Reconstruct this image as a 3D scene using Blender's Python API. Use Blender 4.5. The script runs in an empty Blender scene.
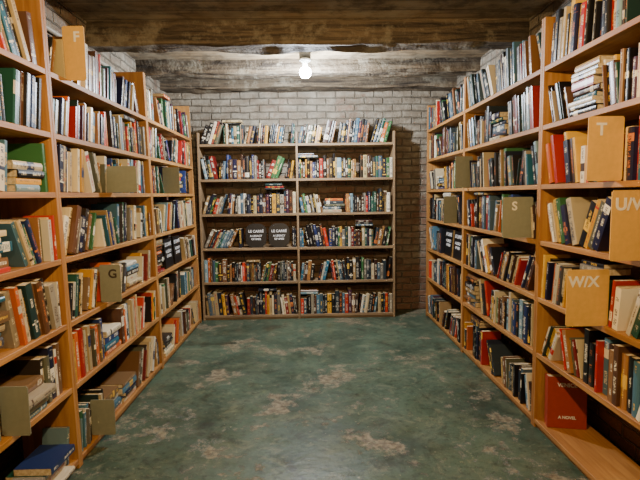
import bpy, bmesh, math, random
from mathutils import Vector, Matrix, noise
R = random.Random(31)
scene = bpy.context.scene
col = scene.collection

def lin(r, g, b):
    f = lambda c: (c/255/12.92) if c/255 <= .04045 else ((c/255+.055)/1.055)**2.4
    return (f(r), f(g), f(b), 1)

# ------------------------------------------------------------------ node helper
class NT:
    def __init__(s, name):
        s.m = bpy.data.materials.new(name); s.m.use_nodes = True
        s.t = s.m.node_tree; s.n = s.t.nodes; s.l = s.t.links
        s.b = s.n['Principled BSDF']
    def node(s, typ, **kw):
        n = s.n.new(typ)
        for k, v in kw.items(): setattr(n, k, v)
        return n
    def put(s, sock, v):
        if isinstance(v, bpy.types.NodeSocket): s.l.new(v, sock)
        else: sock.default_value = v
    def math(s, op, a, b=0.0, c=0.0):
        n = s.node('ShaderNodeMath', operation=op)
        s.put(n.inputs[0], a); s.put(n.inputs[1], b); s.put(n.inputs[2], c)
        return n.outputs[0]
    def mix(s, f, a, b, blend='MIX'):
        n = s.node('ShaderNodeMix', data_type='RGBA', blend_type=blend)
        s.put(n.inputs[0], f); s.put(n.inputs[6], a); s.put(n.inputs[7], b)
        return n.outputs[2]
    def noise(s, vec, scale, detail=3, rough=.55, dist=0):
        n = s.node('ShaderNodeTexNoise')
        if vec is not None: s.l.new(vec, n.inputs['Vector'])
        n.inputs['Scale'].default_value = scale; n.inputs['Detail'].default_value = detail
        n.inputs['Roughness'].default_value = rough; n.inputs['Distortion'].default_value = dist
        return n.outputs['Fac']
    def ramp(s, f, lo, hi, a=0.0, b=1.0):
        n = s.node('ShaderNodeMapRange'); s.put(n.inputs[0], f)
        n.inputs[1].default_value = lo; n.inputs[2].default_value = hi
        n.inputs[3].default_value = a; n.inputs[4].default_value = b
        return n.outputs[0]
    def coord(s, scale=(1, 1, 1), loc=(0, 0, 0)):
        t = s.node('ShaderNodeTexCoord'); m = s.node('ShaderNodeMapping')
        s.l.new(t.outputs['Object'], m.inputs[0])
        m.inputs['Scale'].default_value = scale; m.inputs['Location'].default_value = loc
        return m.outputs[0]
    def comb(s, x, y, z):
        n = s.node('ShaderNodeCombineXYZ'); s.put(n.inputs[0], x); s.put(n.inputs[1], y); s.put(n.inputs[2], z)
        return n.outputs[0]
    def sep(s, v):
        n = s.node('ShaderNodeSeparateXYZ'); s.l.new(v, n.inputs[0]); return n.outputs
    def bump(s, h, strength=.5, dist=.01):
        n = s.node('ShaderNodeBump'); s.put(n.inputs['Height'], h)
        n.inputs['Strength'].default_value = strength; n.inputs['Distance'].default_value = dist
        s.l.new(n.outputs[0], s.b.inputs['Normal'])
    def color(s, v): s.put(s.b.inputs['Base Color'], v)
    def rough(s, v): s.put(s.b.inputs['Roughness'], v)

def wood(name, c1, c2, axis, rough=.55, bump=.25):
    t = NT(name)
    sc = [14, 14, 14]; sc[axis] = 0.9
    v = t.coord(tuple(sc))
    n1 = t.noise(v, 2.2, 5, .6, .6)
    n2 = t.noise(t.coord(), 2.0, 2)
    c = t.mix(t.ramp(n1, .3, .7), c1, c2)
    c = t.mix(t.ramp(n2, .3, .75, 0, .45), c, tuple(x*.4 for x in c2[:3])+(1,))
    t.color(c); t.rough(rough); t.bump(n1, bump, .003)
    return t.m

WOOD1 = lin(200, 148, 82); WOOD2 = lin(154, 100, 48)
m_wy = wood('pine_grain_y', WOOD1, WOOD2, 1)
m_wz = wood('pine_grain_z', WOOD1, WOOD2, 2)
GW1 = lin(170, 142, 106); GW2 = lin(124, 98, 70)
m_gx = wood('aged_pine_grain_x', GW1, GW2, 0)
m_gz = wood('aged_pine_grain_z', GW1, GW2, 2)

def simple(name, c, rough=.5, metal=0, nz=None):
    t = NT(name)
    n = t.noise(t.coord(), nz or 40, 3)
    t.color(t.mix(t.ramp(n, .3, .7, 0, .3), c, tuple(x*.6 for x in c[:3])+(1,)))
    t.rough(rough); t.b.inputs['Metallic'].default_value = metal
    return t.m

# brick walls ---------------------------------------------------------
def brick(name, axis, paint, bare, mortar, cover):
    t = NT(name)
    p = t.coord(); x, y, z = t.sep(p)[0:3]
    wob = t.math('MULTIPLY', t.math('SUBTRACT', t.noise(p, 4, 4), .5), .045)
    wob2 = t.math('MULTIPLY', t.math('SUBTRACT', t.noise(t.coord((1, 1, 1), (7, 3, 1)), 9, 4), .5), .03)
    v = t.comb(t.math('ADD', x if axis == 0 else y, wob2), t.math('ADD', z, wob), 0.0)
    b = t.node('ShaderNodeTexBrick')
    t.l.new(v, b.inputs['Vector'])
    b.inputs['Scale'].default_value = 1; b.inputs['Brick Width'].default_value = .215
    b.inputs['Row Height'].default_value = .076; b.inputs['Mortar Size'].default_value = .010
    b.inputs['Mortar Smooth'].default_value = 1.0; b.inputs['Bias'].default_value = 0
    b.inputs['Color1'].default_value = bare
    b.inputs['Color2'].default_value = tuple(q*.6 for q in bare[:3])+(1,)
    b.inputs['Mortar'].default_value = mortar
    big = t.noise(p, 1.3, 5, .65)
    fine = t.noise(p, 17, 5, .65)
    m = t.math('ADD', t.math('ADD', t.math('MULTIPLY', big, 1.1), t.math('MULTIPLY', fine, .8)), t.math('MULTIPLY', z, .2))
    m = t.ramp(m, cover, cover+.32, .05, .92)
    pc = t.mix(t.ramp(t.noise(p, 6, 6, .7), .35, .7), paint, tuple(q*.4 for q in paint[:3])+(1,))
    vary = t.mix(t.ramp(t.noise(t.comb(t.math('MULTIPLY', x if axis == 0 else y, 4.6), t.math('MULTIPLY', z, 13.0), 0.0), 1.0, 1), .35, .65, 0, .6), pc, lin(112, 98, 80))
    grime = t.ramp(fine, .45, .65, .2, .75)
    pc = t.mix(t.math('MULTIPLY', b.outputs['Fac'], grime), vary, tuple(q*.3 for q in paint[:3])+(1,))
    t.color(t.mix(m, b.outputs['Color'], pc)); t.rough(.85)
    h = t.math('ADD', t.math('MULTIPLY', t.math('SUBTRACT', 1.0, b.outputs['Fac']), 1.0), t.math('MULTIPLY', fine, 1.4))
    t.bump(h, 1.0, .018)
    return t.m
PAINT = lin(168, 160, 142)
m_bback = brick('painted_brick_back', 0, PAINT, lin(134, 102, 82), lin(132, 122, 104), 1.06)
m_bside = brick('painted_brick_side', 1, PAINT, lin(134, 94, 70), lin(126, 112, 94), 1.12)

# floor ---------------------------------------------------------------
t = NT('worn_green_painted_concrete')
p = t.coord()
base = t.mix(t.ramp(t.noise(p, 1.1, 7, .62, .6), .35, .65), lin(84, 106, 88), lin(48, 66, 54))
base = t.mix(t.ramp(t.noise(p, 3.3, 7, .7, .3), .46, .66, 0, .55), base, lin(104, 114, 92))
base = t.mix(t.ramp(t.noise(p, 24, 6, .75), .50, .64, 0, .7), base, lin(42, 50, 40))
chipn = t.math('ADD', t.math('MULTIPLY', t.noise(p, 2.3, 3, .5, .3), .55), t.math('MULTIPLY', t.noise(p, 12, 8, .8), .50))
chip = t.ramp(chipn, .572, .60)
base = t.mix(t.math('MULTIPLY', chip, .72), base, t.mix(t.ramp(t.noise(p, 30, 4), .4, .6), lin(160, 150, 126), lin(108, 94, 76)))
fleck = t.ramp(t.noise(p, 30, 6, .75), .63, .66)
base = t.mix(t.math('MULTIPLY', fleck, .7), base, lin(162, 160, 134))
wear = t.ramp(t.noise(t.coord((1, 1, 1), (3, 2, 0)), 7, 8, .82, .8), .54, .62, 0, .5)
base = t.mix(wear, base, lin(128, 132, 108))
dk = t.ramp(t.noise(t.coord((1, 1, 1), (9, 2, 4)), 4, 7, .75, .5), .55, .64, 0, .6)
base = t.mix(dk, base, lin(42, 44, 34))
t.color(base)
t.rough(t.ramp(t.noise(p, 5, 4), .3, .7, .28, .5))
t.bump(t.math('SUBTRACT', t.noise(p, 14, 5, .65), t.math('MULTIPLY', chip, .5)), .4, .007)
m_floor = t.m

# ceiling / beams ------------------------------------------------------
t = NT('old_ceiling_boards')
p = t.coord(); x, y, z = t.sep(p)[0:3]
g = t.noise(t.coord((.8, 9, 9)), 2, 5, .6, .4)
seam = t.math('LESS_THAN', t.math('FRACT', t.math('MULTIPLY', y, 6.5)), .06)
c = t.mix(t.ramp(g, .3, .7), lin(164, 142, 108), lin(110, 90, 64))
c = t.mix(t.ramp(t.noise(p, 2.2, 6, .65), .42, .6, 0, .75), c, lin(166, 154, 130))
c = t.mix(t.ramp(t.noise(p, 5, 6, .7), .47, .62, 0, .7), c, lin(72, 60, 44))
c = t.mix(t.math('MULTIPLY', seam, .7), c, lin(40, 30, 22))
t.color(c); t.rough(.8); t.bump(g, .5, .008); m_ceil = t.m
t = NT('rough_timber_beam')
g = t.noise(t.coord((.7, 12, 12)), 2.2, 6, .65, .6)
p = t.coord()
c = t.mix(t.ramp(g, .34, .64), lin(120, 104, 82), lin(50, 42, 33))
c = t.mix(t.ramp(t.noise(p, 4.4, 8, .75), .5, .6, 0, .5), c, lin(154, 146, 126))
t.color(c); t.rough(.88); t.bump(t.math('ADD', g, t.noise(p, 14, 5, .7)), 1.0, .02); m_beam = t.m

# book materials --------------------------------------------------------
def attr(t, n, out='Color'):
    a = t.node('ShaderNodeAttribute'); a.attribute_name = n; return a.outputs[out]
t = NT('book_cover')
c = attr(t, 'bcol')
t.color(c); t.rough(.42); m_cover = t.m
t = NT('book_pages')
p = t.coord((1, 1, 1))
t.color(t.mix(t.ramp(t.noise(p, 60, 2), .35, .65), lin(222, 206, 170), lin(188, 166, 126))); t.rough(.9); m_pages = t.m
t = NT('book_spine_print')
bc = attr(t, 'bcol'); tc = attr(t, 'tcol'); pr = attr(t, 'prm', 'Vector')
seed, H, style = t.sep(pr)[0:3]
uv = t.node('ShaderNodeUVMap'); uv.uv_map = 'UVMap'
u, v, _ = t.sep(uv.outputs[0])[0:3]
vn = t.math('DIVIDE', v, H)
glyph = t.noise(t.comb(t.math('ADD', t.math('MULTIPLY', u, 2.8), t.math('MULTIPLY', seed, 37.0)), t.math('MULTIPLY', v, 300.0), seed), 1.0, 1, .5)
glyph = t.math('MULTIPLY', t.math('GREATER_THAN', glyph, .5), .85)
hw = t.math('ADD', .11, t.math('MULTIPLY', t.math('FRACT', t.math('MULTIPLY', seed, 13.3)), .2))
cu = t.math('LESS_THAN', t.math('ABSOLUTE', t.math('SUBTRACT', u, .5)), hw)
zone = t.noise(t.comb(t.math('MULTIPLY', seed, 91.0), t.math('MULTIPLY', vn, 4.2), 3.0), 1.0, 0)
zone = t.math('GREATER_THAN', zone, .47)
lim = t.math('LESS_THAN', t.math('ABSOLUTE', t.math('SUBTRACT', vn, .52)), .42)
txt = t.math('MULTIPLY', t.math('MULTIPLY', glyph, cu), t.math('MULTIPLY', zone, lim))
pos = t.math('ADD', .12, t.math('MULTIPLY', t.math('FRACT', t.math('MULTIPLY', seed, 7.13)), .76))
wid = t.math('MULTIPLY', t.math('FRACT', t.math('MULTIPLY', seed, 3.77)), .14)
band = t.math('LESS_THAN', t.math('ABSOLUTE', t.math('SUBTRACT', vn, pos)), wid)
band = t.math('MULTIPLY', band, t.math('GREATER_THAN', style, .65))
c = t.mix(txt, bc, tc)
cb = t.mix(txt, tc, bc)
t.color(t.mix(band, c, cb)); t.rough(.32)
m_spine = t.m

def mkobj(name, me, mats=(), parent=None, loc=None):
    for m in mats: me.materials.append(m)
    o = bpy.data.objects.new(name, me); col.objects.link(o)
    if loc is not None: o.location = loc
    if parent: o.parent = parent
    return o

def box(bm, lo, hi, mi=0, bev=0.0, xf=None):
    vs = []
    for z in (lo[2], hi[2]):
        for (x, y) in ((lo[0], lo[1]), (hi[0], lo[1]), (hi[0], hi[1]), (lo[0], hi[1])):
            vs.append(bm.verts.new((x, y, z)))
    fs = [(3, 2, 1, 0), (4, 5, 6, 7), (0, 1, 5, 4), (1, 2, 6, 5), (2, 3, 7, 6), (3, 0, 4, 7)]
    faces = [bm.faces.new([vs[i] for i in f]) for f in fs]
    for f in faces: f.material_index = mi
    allv = vs
    if bev:
        ed = list({e for f in faces for e in f.edges})
        r = bmesh.ops.bevel(bm, geom=ed, offset=bev, segments=1, affect='EDGES', material=-1)
        allv = list({v for f in r['faces'] for v in f.verts})
        for f in r['faces']: f.material_index = mi
        s = set(allv)
        for v in list(s):
            for f in v.link_faces: s.update(f.verts)
        allv = list(s)
    if xf:
        for v in allv: v.co = xf(v.co)

# ---------------------------------------------------------------- palettes
PAL = [lin(*c) for c in [(20,19,22),(24,23,26),(32,30,30),(24,26,58),(36,54,104),(22,25,28),(224,214,188),(232,222,200),(198,184,150),
       (164,34,26),(126,28,26),(196,58,34),(216,160,50),(198,96,38),(36,84,70),(56,106,62),(76,116,136),(40,100,124),(120,150,160),
       (110,74,48),(150,104,60),(122,116,104),(156,146,126),(92,92,72),(178,160,114),(162,132,88),(70,40,60),(214,198,160),(74,74,80),(32,56,54),(92,60,40),(126,90,56),(190,168,124)]]
WHITE = lin(236, 228, 204); YEL = lin(228, 182, 70); BLK = lin(20, 18, 20); RED = lin(180, 36, 28)
def pick(style):
    c = R.choice(PAL)
    if style == 'pale' and R.random() < .3: c = R.choice([WHITE, lin(210, 190, 146), lin(192, 172, 136), lin(120, 92, 60), lin(50, 42, 36)])
    if style == 'dark' and R.random() < .38: c = R.choice([BLK, lin(28, 34, 50), lin(42, 54, 62), lin(60, 36, 30), lin(70, 90, 104)])
    if style == 'crime' and R.random() < .5: c = R.choice([BLK, BLK, WHITE, RED, YEL, lin(204, 182, 136), lin(60, 40, 32)])
    k = R.uniform(.7, 1.15)
    c = tuple(min(1, q*k) for q in c[:3])+(1,)
    L = .2126*c[0]+.7152*c[1]+.0722*c[2]
    if L > .3: tc = R.choice([BLK, BLK, RED, lin(40, 50, 84), lin(70, 50, 40)])
    else: tc = R.choice([WHITE, WHITE, YEL, lin(190, 184, 170), lin(200, 116, 60) if L < .1 else WHITE])
    return c, tc

class Books:
    def __init__(s): s.v=[]; s.f=[]; s.mi=[]; s.b=[]; s.t=[]; s.p=[]; s.uv=[]
    def add(s, W, px, pz, th, T, H, D, d0, base, style='mix', cols=None):
        bc, tc = cols or pick(style); seed = R.random(); sty = R.random()
        ct, st = math.cos(th), math.sin(th)
        hard = R.random() < .5
        b = min(T*.22, .005) if hard else .0012
        c = .0022 if hard else .0008
        def P(t_, d_, z_): return W(px + t_*ct + z_*st, d0 + d_, base + pz - t_*st + z_*ct)
        o = [(0, D), (0, b), (T*.22, b*.25), (T*.5, 0), (T*.78, b*.25), (T, b), (T, D)]
        i = [(c, D), (c, b+c), (T-c, b+c), (T-c, D)]
        n0 = len(s.v)
        for z in (0, H): s.v += [P(a, d, z) for a, d in o]
        for z in (0, H): s.v += [P(a, d, z) for a, d in i]
        lip = .003 if hard else .0003
        q = [(c, b+c), (T-c, b+c), (T-c, D-(.004 if hard else 0)), (c, D-(.004 if hard else 0))]
        for z in (lip, H-lip): s.v += [P(a, d, z) for a, d in q]
        def F(ids, mi, uv=None):
            s.f.append([n0+k for k in ids]); s.mi.append(mi); s.b.append(bc); s.t.append(tc)
            s.p.append((seed, H, sty)); s.uv += uv or [(0, 0)]*len(ids)
        for k in range(6):
            if 1 <= k <= 4:
                u0, u1 = o[k][0]/T, o[k+1][0]/T
                F((k, k+1, k+8, k+7), 1, [(u0, 0), (u1, 0), (u1, H), (u0, H)])
            else: F((k, k+1, k+8, k+7), 0)
        F((7, 8, 19, 18), 0); F((8, 9, 10, 11, 12, 20, 19), 0); F((12, 13, 21, 20), 0)
        F((0, 14, 15, 1), 0); F((1, 15, 16, 5, 4, 3, 2), 0); F((5, 16, 17, 6), 0)
        F((26, 27, 28, 29), 2); F((25, 24, 23, 22), 2); F((24, 25, 29, 28), 2)
    def row(s, W, s0, s1, base, clear, style='mix', messy=0.0, lean=.55, sgn=0, dmin=.005, big=0.0):
        cur = s0 + .004
        while True:
            if s1-cur < .02: return
            r = R.random()
            if r < messy and s1-cur > .27:
                zz = 0
                n = R.randint(4, 9); mxH = 0
                for _ in range(n):
                    T = R.uniform(.018, .042); H = R.uniform(.17, .245); D = R.uniform(.13, .17)
                    if zz+T > clear-.01: break
                    off = R.uniform(0, .03)
                    dd = dmin+R.uniform(-.05, .03) if messy > .3 else dmin+R.uniform(0, .03)
                    s.add(W, cur+off, zz+T, math.pi/2, T-.0006, H, D, dd, base+.0008, style)
                    zz += T; mxH = max(mxH, H+off)
                cur += mxH+.004; continue
            n = R.randint(3, 11)
            th = 0.0
            if R.random() < lean:
                th = math.radians(R.choice([R.uniform(4, 12), R.uniform(10, 28)]))
                sg = R.choice((-1, 1)) if (sgn == 0 or R.random() < .25) else sgn
                th *= sg
            hc = R.random()
            bk = []
            for _ in range(n):
                if hc < .5+big: T, H, D = R.uniform(.018, .048), R.uniform(.2, .262), R.uniform(.14, .17)
                else: T, H, D = R.uniform(.010, .036), R.uniform(.165, .22), R.uniform(.11, .14)
                H = min(H, clear-.018-T*abs(math.sin(th)))
                bk.append((T, H, D))
            ct, st = math.cos(th), abs(math.sin(th))
            if th < 0:
                off = 0; shift = 0
                for T, H, D in bk: shift = max(shift, H*st-off); off += T/ct
                cur += shift
            placed = []; mx = cur
            for T, H, D in bk:
                pitch = T/ct
                dj = dmin+R.uniform(0, .022)+(R.uniform(0, .02) if R.random() < .3 else 0)
                if th >= 0:
                    p = cur+pitch
                    if p + H*st > s1-.003: break
                    s.add(W, p-(T-.0006)*ct, (T-.0006)*st, th, T-.0006, H, D, dj, base+.0008, style)
                    mx = max(mx, p+H*st)
                else:
                    if cur+pitch > s1-.003: break
                    s.add(W, cur, 0, th, T-.0006, H, D, dj, base+.0008, style)
                    p = cur+pitch; mx = p
                placed.append((T, H)); cur = p
            if not placed:
                if s1-cur < .05: return
                cur += .03; continue
            if th == 0 and len(placed) >= 7 and R.random() < .3+messy:
                hm = max(h for _, h in placed); L = sum(q for q, _ in placed); zz = hm
                for _ in range(R.randint(1, 3)):
                    T = R.uniform(.015, .028); H = min(R.uniform(.17, .21), L-.005)
                    if zz+T > clear-.012: break
                    s.add(W, cur-L, zz+T, math.pi/2, T-.0008, H, R.uniform(.11, .14), dmin+R.uniform(.0, .02), base+.0012, style)
                    zz += T
            cur = mx + (R.uniform(.02, .08) if R.random() < .14 else .0008)
    def build(s, name):
        me = bpy.data.meshes.new(name); me.from_pydata(s.v, [], s.f); me.update()
        me.polygons.foreach_set('material_index', s.mi)
        for nm, dat in (('bcol', s.b), ('tcol', s.t)):
            a = me.attributes.new(nm, 'FLOAT_COLOR', 'FACE'); a.data.foreach_set('color', [x for c in dat for x in c])
        a = me.attributes.new('prm', 'FLOAT_VECTOR', 'FACE'); a.data.foreach_set('vector', [x for c in s.p for x in c])
        uvl = me.uv_layers.new(name='UVMap'); uvl.data.foreach_set('uv', [x for c in s.uv for x in c])
        return mkobj(name, me, (m_cover, m_spine, m_pages))

# ------------------------------------------------------------------ layout
XL, XR, YB = -1.17, 1.28, 5.17
KL = .02
DEP = .27
ZC = 2.60
WL = lambda y0: (lambda t_, d, z: (XL - d - KL*z, y0+t_, z))
WR = lambda y1: (lambda t_, d, z: (XR + d, y1-t_, z))
WB = lambda x0: (lambda t_, d, z: (x0+t_, YB + d, z))
ZLs = [.05, .42, .74, 1.06, 1.38, 1.66, 1.95]
ZRs = [.05, .44, .76, 1.08, 1.39, 1.71, 2.02]
ZBs = [.05, .42, .79, 1.16, 1.53, 1.90]
PT = .022; BT = .026

def bookcase(name, mapf, width, zs, ztop, mats, mids=()):
    bm = bmesh.new()
    xf = lambda v: Vector(mapf(v.x, v.y, v.z))
    for a in [0, width-PT]:
        box(bm, (a+.0008, 0, 0.0), (a+PT-.0008, DEP, ztop), 1, .0015, xf)
    for m in mids:
        box(bm, (m-PT/2, 0, 0.0), (m+PT/2, DEP, ztop), 1, .0015, xf)
    edges = [0]+list(mids)+[width]
    for z in zs:
        for k in range(len(edges)-1):
            a = edges[k]+(PT if k == 0 else PT/2); b = edges[k+1]-(PT if k == len(edges)-2 else PT/2)
            box(bm, (a, .001, z-BT), (b, DEP-.002, z), 0, .0015, xf)
            if z > .1: box(bm, (a, DEP-.02, z), (b, DEP-.004, z+.04), 0, 0, xf)
    for k in range(len(edges)-1):
        a = edges[k]+(PT if k == 0 else PT/2); b = edges[k+1]-(PT if k == len(edges)-2 else PT/2)
        box(bm, (a, .015, 0.001), (b, .033, zs[0]-BT), 0, 0, xf)
    bmesh.ops.recalc_face_normals(bm, faces=bm.faces)
    me = bpy.data.meshes.new(name); bm.to_mesh(me); bm.free()
    return mkobj(name, me, mats)

# ------------------------------------------------------------------ divider cards
m_grey = simple('grey_green_card', lin(140, 142, 122), .6)
m_manila = simple('manila_card', lin(222, 176, 90), .6)
m_letter_d = simple('dark_lettering', lin(60, 50, 40), .6)
m_letter_w = simple('pale_lettering', lin(244, 240, 222), .6)

def text_mesh(body, size, name, mat, parent, loc, rot, bold=.0):
    cu = bpy.data.curves.new(name+'_c', 'FONT'); cu.body = body; cu.size = size
    cu.align_x = 'CENTER'; cu.align_y = 'CENTER'; cu.extrude = .0004; cu.offset = bold
    tmp = bpy.data.objects.new('tmp', cu); col.objects.link(tmp)
    dg = bpy.context.evaluated_depsgraph_get()
    me = bpy.data.meshes.new_from_object(tmp.evaluated_get(dg))
    bpy.data.objects.remove(tmp)
    o = mkobj(name, me, (), parent, loc)
    me.materials.clear(); me.materials.append(mat)
    o.rotation_euler = rot
    return o

cards = {'L': [], 'R': []}
def card(side, y, row, hgt, letter, manila, out=.16, inn=.04):
    zs = ZLs if side == 'L' else ZRs
    z = zs[row]+.002
    w = out+inn
    bm = bmesh.new()
    box(bm, (-w/2, -.002, 0), (w/2, .002, hgt))
    ve = [e for e in bm.edges if abs(e.verts[0].co.y-e.verts[1].co.y) > .003]
    bmesh.ops.bevel(bm, geom=ve, offset=.005, segments=4, affect='EDGES')
    me = bpy.data.meshes.new('section_divider_card'); bm.to_mesh(me); bm.free()
    cx = (XL - KL*z - inn + w/2) if side == 'L' else (XR + inn - w/2)
    o = mkobj('section_divider_card', me, (m_manila if manila else m_grey,), None, (cx, y, z))
    if letter:
        off = .015 if side == 'L' else -.02
        text_mesh(letter, .065 if len(letter) > 1 else .07, 'lettering', m_letter_w if (manila or side == 'R') else m_letter_d, o, (off, -.0026, hgt-.055), (math.radians(90), 0, 0), .002)
    cards[side].append((row, y))
    return o

card('L', 2.56, 6, .27, 'F', True, .08, .03)
card('L', 1.84, 6, .25, 'F', False, .10)
card('L', 2.98, 4, .16, '', False, .15)
card('L', 4.15, 4, .22, '', False, .10)
card('L', 2.80, 2, .22, 'G', False, .08)
card('L', 2.56, 0, .20, '', False, .09)
card('L', 1.84, 1, .20, '', False, .07)
card('R', 1.99, 4, .265, 'T', True, .12, .03)
card('R', 1.80, 3, .27, 'U/V', True, .13)
card('R', 2.03, 2, .25, 'W/X', True, .165, .02)
card('R', 2.80, 3, .24, 'S', False, .14)
card('R', 3.86, 4, .25, '', False, .10)
card('R', 4.25, 3, .24, '', False, .08)

RES = {('L', 2, 2): (4.02, 4.62), ('R', 2, 2): (4.05, 4.65)}
def segs(side, row, y0, y1, bi):
    ys = [(y-.004, y+.004) for r, y in cards[side] if r == row and y0 < y < y1]
    if (side, bi, row) in RES: ys.append(RES[(side, bi, row)])
    a = y0+PT; out = []
    for l, h in sorted(ys): out.append((a, l)); a = h
    out.append((a, y1-PT)); return out

ZTOP = 2.28
for bi, (y0, y1) in enumerate([(.96, 2.34), (2.34, 3.72), (3.72, 5.10)]):
    f = WL(y0)
    bookcase('bookshelf', f, y1-y0, ZLs, ZTOP, (m_wy, m_wz))
    B = Books()
    for r, z in enumerate(ZLs):
        clear = (ZLs[r+1]-BT-z) if r < 6 else .30
        for a, b in segs('L', r, y0, y1, bi):
            messy = .08
            if bi == 0 and r == 1: messy = 1.0
            if bi == 0 and r == 0: messy = .6
            if bi == 1 and r <= 1: messy = .28
            B.row(f, a-y0, b-y0, z, clear, 'pale' if r < 4 else 'mix', messy, .7, 1 if bi == 1 else 0)
    B.build('shelved_books')
for bi, (y0, y1) in enumerate([(1.35, 2.65), (2.65, 3.96), (3.96, 5.20)]):
    f = WR(y1)
    bookcase('bookshelf', f, y1-y0, ZRs, 2.28, (m_wy, m_wz))
    B = Books()
    for r, z in enumerate(ZRs):
        clear = (ZRs[r+1]-BT-z) if r < 6 else .30
        if bi == 0 and r == 0: continue
        for a, b in segs('R', r, y0, y1, bi):
            s0, s1 = y1-b, y1-a
            if s1-s0 < .03: continue
            B.row(f, s0, s1, z, clear, 'crime' if bi == 0 else 'dark', .07, .65, -1 if bi else 0)
    B.build('shelved_books')
BX0 = XL; BW = 2.105
f = WB(BX0)
bookcase('bookshelf', f, BW, ZBs, 2.02, (m_gx, m_gz), (BW/2,))
B = Books()
for r, z in enumerate(ZBs):
    clear = (ZBs[r+1]-BT-z) if r < 5 else .30
    for a, b in ((PT, BW/2-PT/2), (BW/2+PT/2, BW-PT)):
        parts = [(a, b)]
        if r == 2 and a < .1: parts = [(a, .465), (.985, b)]
        for a2, b2 in parts: B.row(f, a2, b2, z, clear, 'dark', .02, .5 if r < 5 else .9, 1 if r == 5 else 0)
B.build('shelved_books')

m_black = simple('black_jacket', lin(14, 15, 19), .4)
m_white = simple('white_print', lin(225, 225, 225), .5)
def faced_book(x, y, z, w, h, T, mat, rotx, lines, rotz=0, name='faced_out_book'):
    e = bpy.data.objects.new(name, None); col.objects.link(e)
    e.location = (x, y, z); e.rotation_euler = (rotx, 0, rotz)
    bm = bmesh.new()
    box(bm, (-w/2, 0, 0), (w/2, .003, h)); box(bm, (-w/2, T-.003, 0), (w/2, T, h)); box(bm, (-w/2, .003, 0), (-w/2+.003, T-.003, h))
    me = bpy.data.meshes.new('jacket'); bm.to_mesh(me); bm.free(); mkobj('jacket', me, (mat,), e)
    bm = bmesh.new(); box(bm, (-w/2+.003, .003, .003), (w/2-.004, T-.003, h-.003))
    me = bpy.data.meshes.new('page_block'); bm.to_mesh(me); bm.free(); mkobj('page_block', me, (m_pages,), e)
    for (s, size, zz) in lines:
        text_mesh(s, size, 'title', m_white, e, (0, -.001, zz), (math.radians(90), 0, 0), .001)
    return e
def plaque(x, y, z, w, h, T, lines):
    e = bpy.data.objects.new('black_display_plaque', None); col.objects.link(e)
    e.location = (x, y, z); e.rotation_euler = (math.radians(-5), 0, 0)
    bm = bmesh.new()
    def loop(yy):
        r = .085; vs = []
        for cx, cz, a0 in ((w/2-.085, h-.085, 0), (-w/2+.085, h-.085, 90), (-w/2+.085, .085, 180), (w/2-.085, .085, 270)):
            for k in range(7):
                a = math.radians(a0+15*k); vs.append(bm.verts.new((cx+r*math.cos(a), yy, cz+r*math.sin(a))))
        return vs
    A = loop(0); Bv = loop(T); bm.faces.new(A); bm.faces.new(list(reversed(Bv)))
    n = len(A)
    for k in range(n): bm.faces.new((A[k], A[(k+1) % n], Bv[(k+1) % n], Bv[k]))
    bmesh.ops.recalc_face_normals(bm, faces=bm.faces)
    me = bpy.data.meshes.new('board'); bm.to_mesh(me); bm.free(); mkobj('board', me, (m_black,), e)
    for (s, size, zz) in lines:
        text_mesh(s, size, 'title', m_white, e, (0, -.001, zz), (math.radians(90), 0, 0), .001)
for xx in (-.575, -.325):
    plaque(xx, YB+.02, ZBs[2]+.002, .225, .26, .012, [('LE CARRÉ', .038, .175), ('A LEGACY', .028, .125), ('OF SPIES', .028, .09)])
LC = [('LE CARRÉ', .042, .20), ('A LEGACY', .034, .14), ('OF SPIES', .034, .10)]
for yy in (4.18, 4.46):
    faced_book(XL-KL*ZLs[2]-.03, yy, ZLs[2]+.002, .225, .25, .03, m_black, math.radians(-4), LC, math.radians(90))
    faced_book(XR+.03, yy+.03, ZRs[2]+.002, .225, .25, .03, m_black, math.radians(-4), LC, math.radians(-90))
m_red = simple('red_jacket', lin(160, 56, 40), .45)
faced_book(1.40, 2.50, ZRs[0]+.002, .20, .285, .06, m_red, math.radians(-3), [('VENICE', .03, .24), ('A NOVEL', .022, .06)], math.radians(-12), 'red_hardcover_book')

# ------------------------------------------------------------------ room
WXL, WXR, WYB, WYF = -1.56, 1.62, 5.50, -2.2
def slab(name, lo, hi, mat):
    bm = bmesh.new(); box(bm, lo, hi)
    me = bpy.data.meshes.new(name); bm.to_mesh(me); bm.free(); return mkobj(name, me, (mat,))
slab('floor', (WXL-.1, WYF-.1, -.1), (WXR+.1, WYB+.1, 0), m_floor)
slab('ceiling', (WXL-.1, WYF-.1, ZC), (WXR+.1, WYB+.1, ZC+.1), m_ceil)
slab('wall_back', (WXL, WYB, 0), (WXR, WYB+.1, ZC), m_bback)
slab('wall_front', (WXL, WYF-.1, 0), (WXR, WYF, ZC), m_bback)
slab('wall_left', (WXL-.1, WYF, 0), (WXL, WYB, ZC), m_bside)
slab('wall_right', (WXR, WYF, 0), (WXR+.1, WYB, ZC), m_bside)

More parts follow.
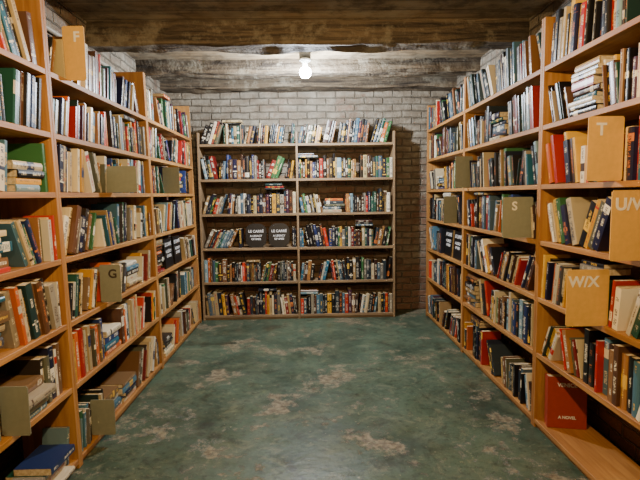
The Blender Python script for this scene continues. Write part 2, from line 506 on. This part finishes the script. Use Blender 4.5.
def beam(yc, wy, h, seed):
    bm = bmesh.new(); nx = 110; prof = [(-wy/2, 0), (-wy/2, -h*.5), (-wy/2, -h), (0, -h), (wy/2, -h), (wy/2, -h*.5), (wy/2, 0)]
    rings = []
    for i in range(nx+1):
        x = WXL + (WXR-WXL)*i/nx
        ring = []
        for k, (y, z) in enumerate(prof):
            q = Vector((x*2.2, y*9+seed*7, z*9))
            dy = noise.noise(q)*.028+noise.noise(q*4)*.012; dz = noise.noise(q+Vector((5, 9, 1)))*.028+noise.noise(q*4)*.012
            if z == 0: dz = 0
            ring.append(bm.verts.new((x, yc+y+dy, ZC+z+dz)))
        rings.append(ring)
    for a, b in zip(rings, rings[1:]):
        for k in range(len(prof)-1): bm.faces.new((a[k], a[k+1], b[k+1], b[k]))
    bmesh.ops.recalc_face_normals(bm, faces=bm.faces)
    me = bpy.data.meshes.new('ceiling_beam'); bm.to_mesh(me); bm.free()
    mkobj('ceiling_beam', me, (m_beam,))
for i, (y, w, h) in enumerate([(-1.2, .15, .14), (-.2, .15, .14), (.8, .15, .14), (1.8, .15, .14), (2.75, .15, .14), (3.66, .17, .17), (4.0, .06, .07), (4.62, .13, .12), (5.0, .06, .06), (5.38, .2, .10)]):
    beam(y, w, h, i)

# ------------------------------------------------------------------ lamps
def emis(name, c, s):
    m = bpy.data.materials.new(name); m.use_nodes = True
    b = m.node_tree.nodes['Principled BSDF']; b.inputs['Emission Color'].default_value = c
    b.inputs['Emission Strength'].default_value = s; b.inputs['Base Color'].default_value = (.9, .9, .9, 1); return m
m_porc = simple('porcelain', lin(200, 198, 190), .3)
m_steel = simple('galvanised_conduit', lin(120, 118, 112), .4, .8)
def lamp(x, y, zb, power, color, em, cord=False, k=1.0):
    e = bpy.data.objects.new('ceiling_bulb_light', None); col.objects.link(e); e.location = (x, y, zb)
    def lathe(nm, prof, mat, seg=24):
        bm = bmesh.new(); rings = []
        for r, z in prof:
            rings.append([bm.verts.new((max(r, .0003)*math.cos(2*math.pi*q/seg), max(r, .0003)*math.sin(2*math.pi*q/seg), z)) for q in range(seg)])
        for a, b in zip(rings, rings[1:]):
            for q in range(seg): bm.faces.new((a[q], a[(q+1) % seg], b[(q+1) % seg], b[q]))
        bmesh.ops.recalc_face_normals(bm, faces=bm.faces)
        me = bpy.data.meshes.new(nm); bm.to_mesh(me); bm.free()
        for p in me.polygons: p.use_smooth = True
        mkobj(nm, me, (mat,), e)
    lathe('glass', [(.0, -.04*k), (.02*k, -.035*k), (.034*k, -.02*k), (.039*k, 0), (.034*k, .02*k), (.022*k, .038), (.014, .05)], em)
    top = ZC-zb
    if cord:
        lathe('socket', [(.014, .048), (.02, .05), (.022, .085), (.006, .095), (.0, .096)], m_porc)
        lathe('cord', [(.004, .095), (.004, top-.001)], m_black, 8)
    else:
        lathe('socket', [(.014, .048), (.02, .05), (.022, .085), (.05, .095), (.055, .11), (.0, .112)], m_porc)
        lathe('junction_box', [(.0, .111), (.05, .111), (.05, top-.001), (.0, top-.001)], m_steel, 8)
    L = bpy.data.lights.new('bulb_glow', 'POINT'); L.energy = power; L.color = color; L.shadow_soft_size = .03
    lo = bpy.data.objects.new('bulb_glow', L); col.objects.link(lo); lo.parent = e; lo.location = (0, 0, -.04*k-.034)
lamp(-.01, 4.28, 2.41, 175, (.86, .92, 1.0), emis('cool_bulb', (.78, .88, 1, 1), 250), False, 1.3)
wm = emis('warm_bulb', (1, .72, .4, 1), 40)
lamp(.0, 1.25, 2.20, 128, (1.0, .68, .33), wm, True)
lamp(.0, -.75, 2.20, 60, (1.0, .7, .36), wm, True)

# surface conduit running along the top of the left wall
cu = bpy.data.curves.new('wall_conduit', 'CURVE'); cu.dimensions = '3D'; cu.bevel_depth = .014; cu.bevel_resolution = 4
sp = cu.splines.new('POLY'); pts = [(-1.535, 0.2, 2.36), (-1.535, 5.26, 2.36)]
sp.points.add(len(pts)-1)
for q, pnt in zip(sp.points, pts): q.co = (*pnt, 1)
oc = bpy.data.objects.new('wall_conduit', cu); col.objects.link(oc); cu.materials.append(simple('pale_painted_pipe', lin(170, 164, 150), .5))

w = bpy.data.worlds.new('World'); scene.world = w; w.use_nodes = True
w.node_tree.nodes['Background'].inputs[0].default_value = (1, .8, .6, 1)
w.node_tree.nodes['Background'].inputs[1].default_value = .05

# ------------------------------------------------------------------ camera
cam = bpy.data.cameras.new('camera'); cam.sensor_width = 36; cam.lens = 27; cam.clip_start = .02
co = bpy.data.objects.new('camera', cam); col.objects.link(co)
Mx = Matrix.Translation((0, 0, 1.35)) @ Matrix.Rotation(math.radians(-1.3), 4, 'Z') @ Matrix.Rotation(math.radians(90-5.36), 4, 'X') @ Matrix.Rotation(math.radians(-.8), 4, 'Z')
co.matrix_world = Mx
scene.camera = co
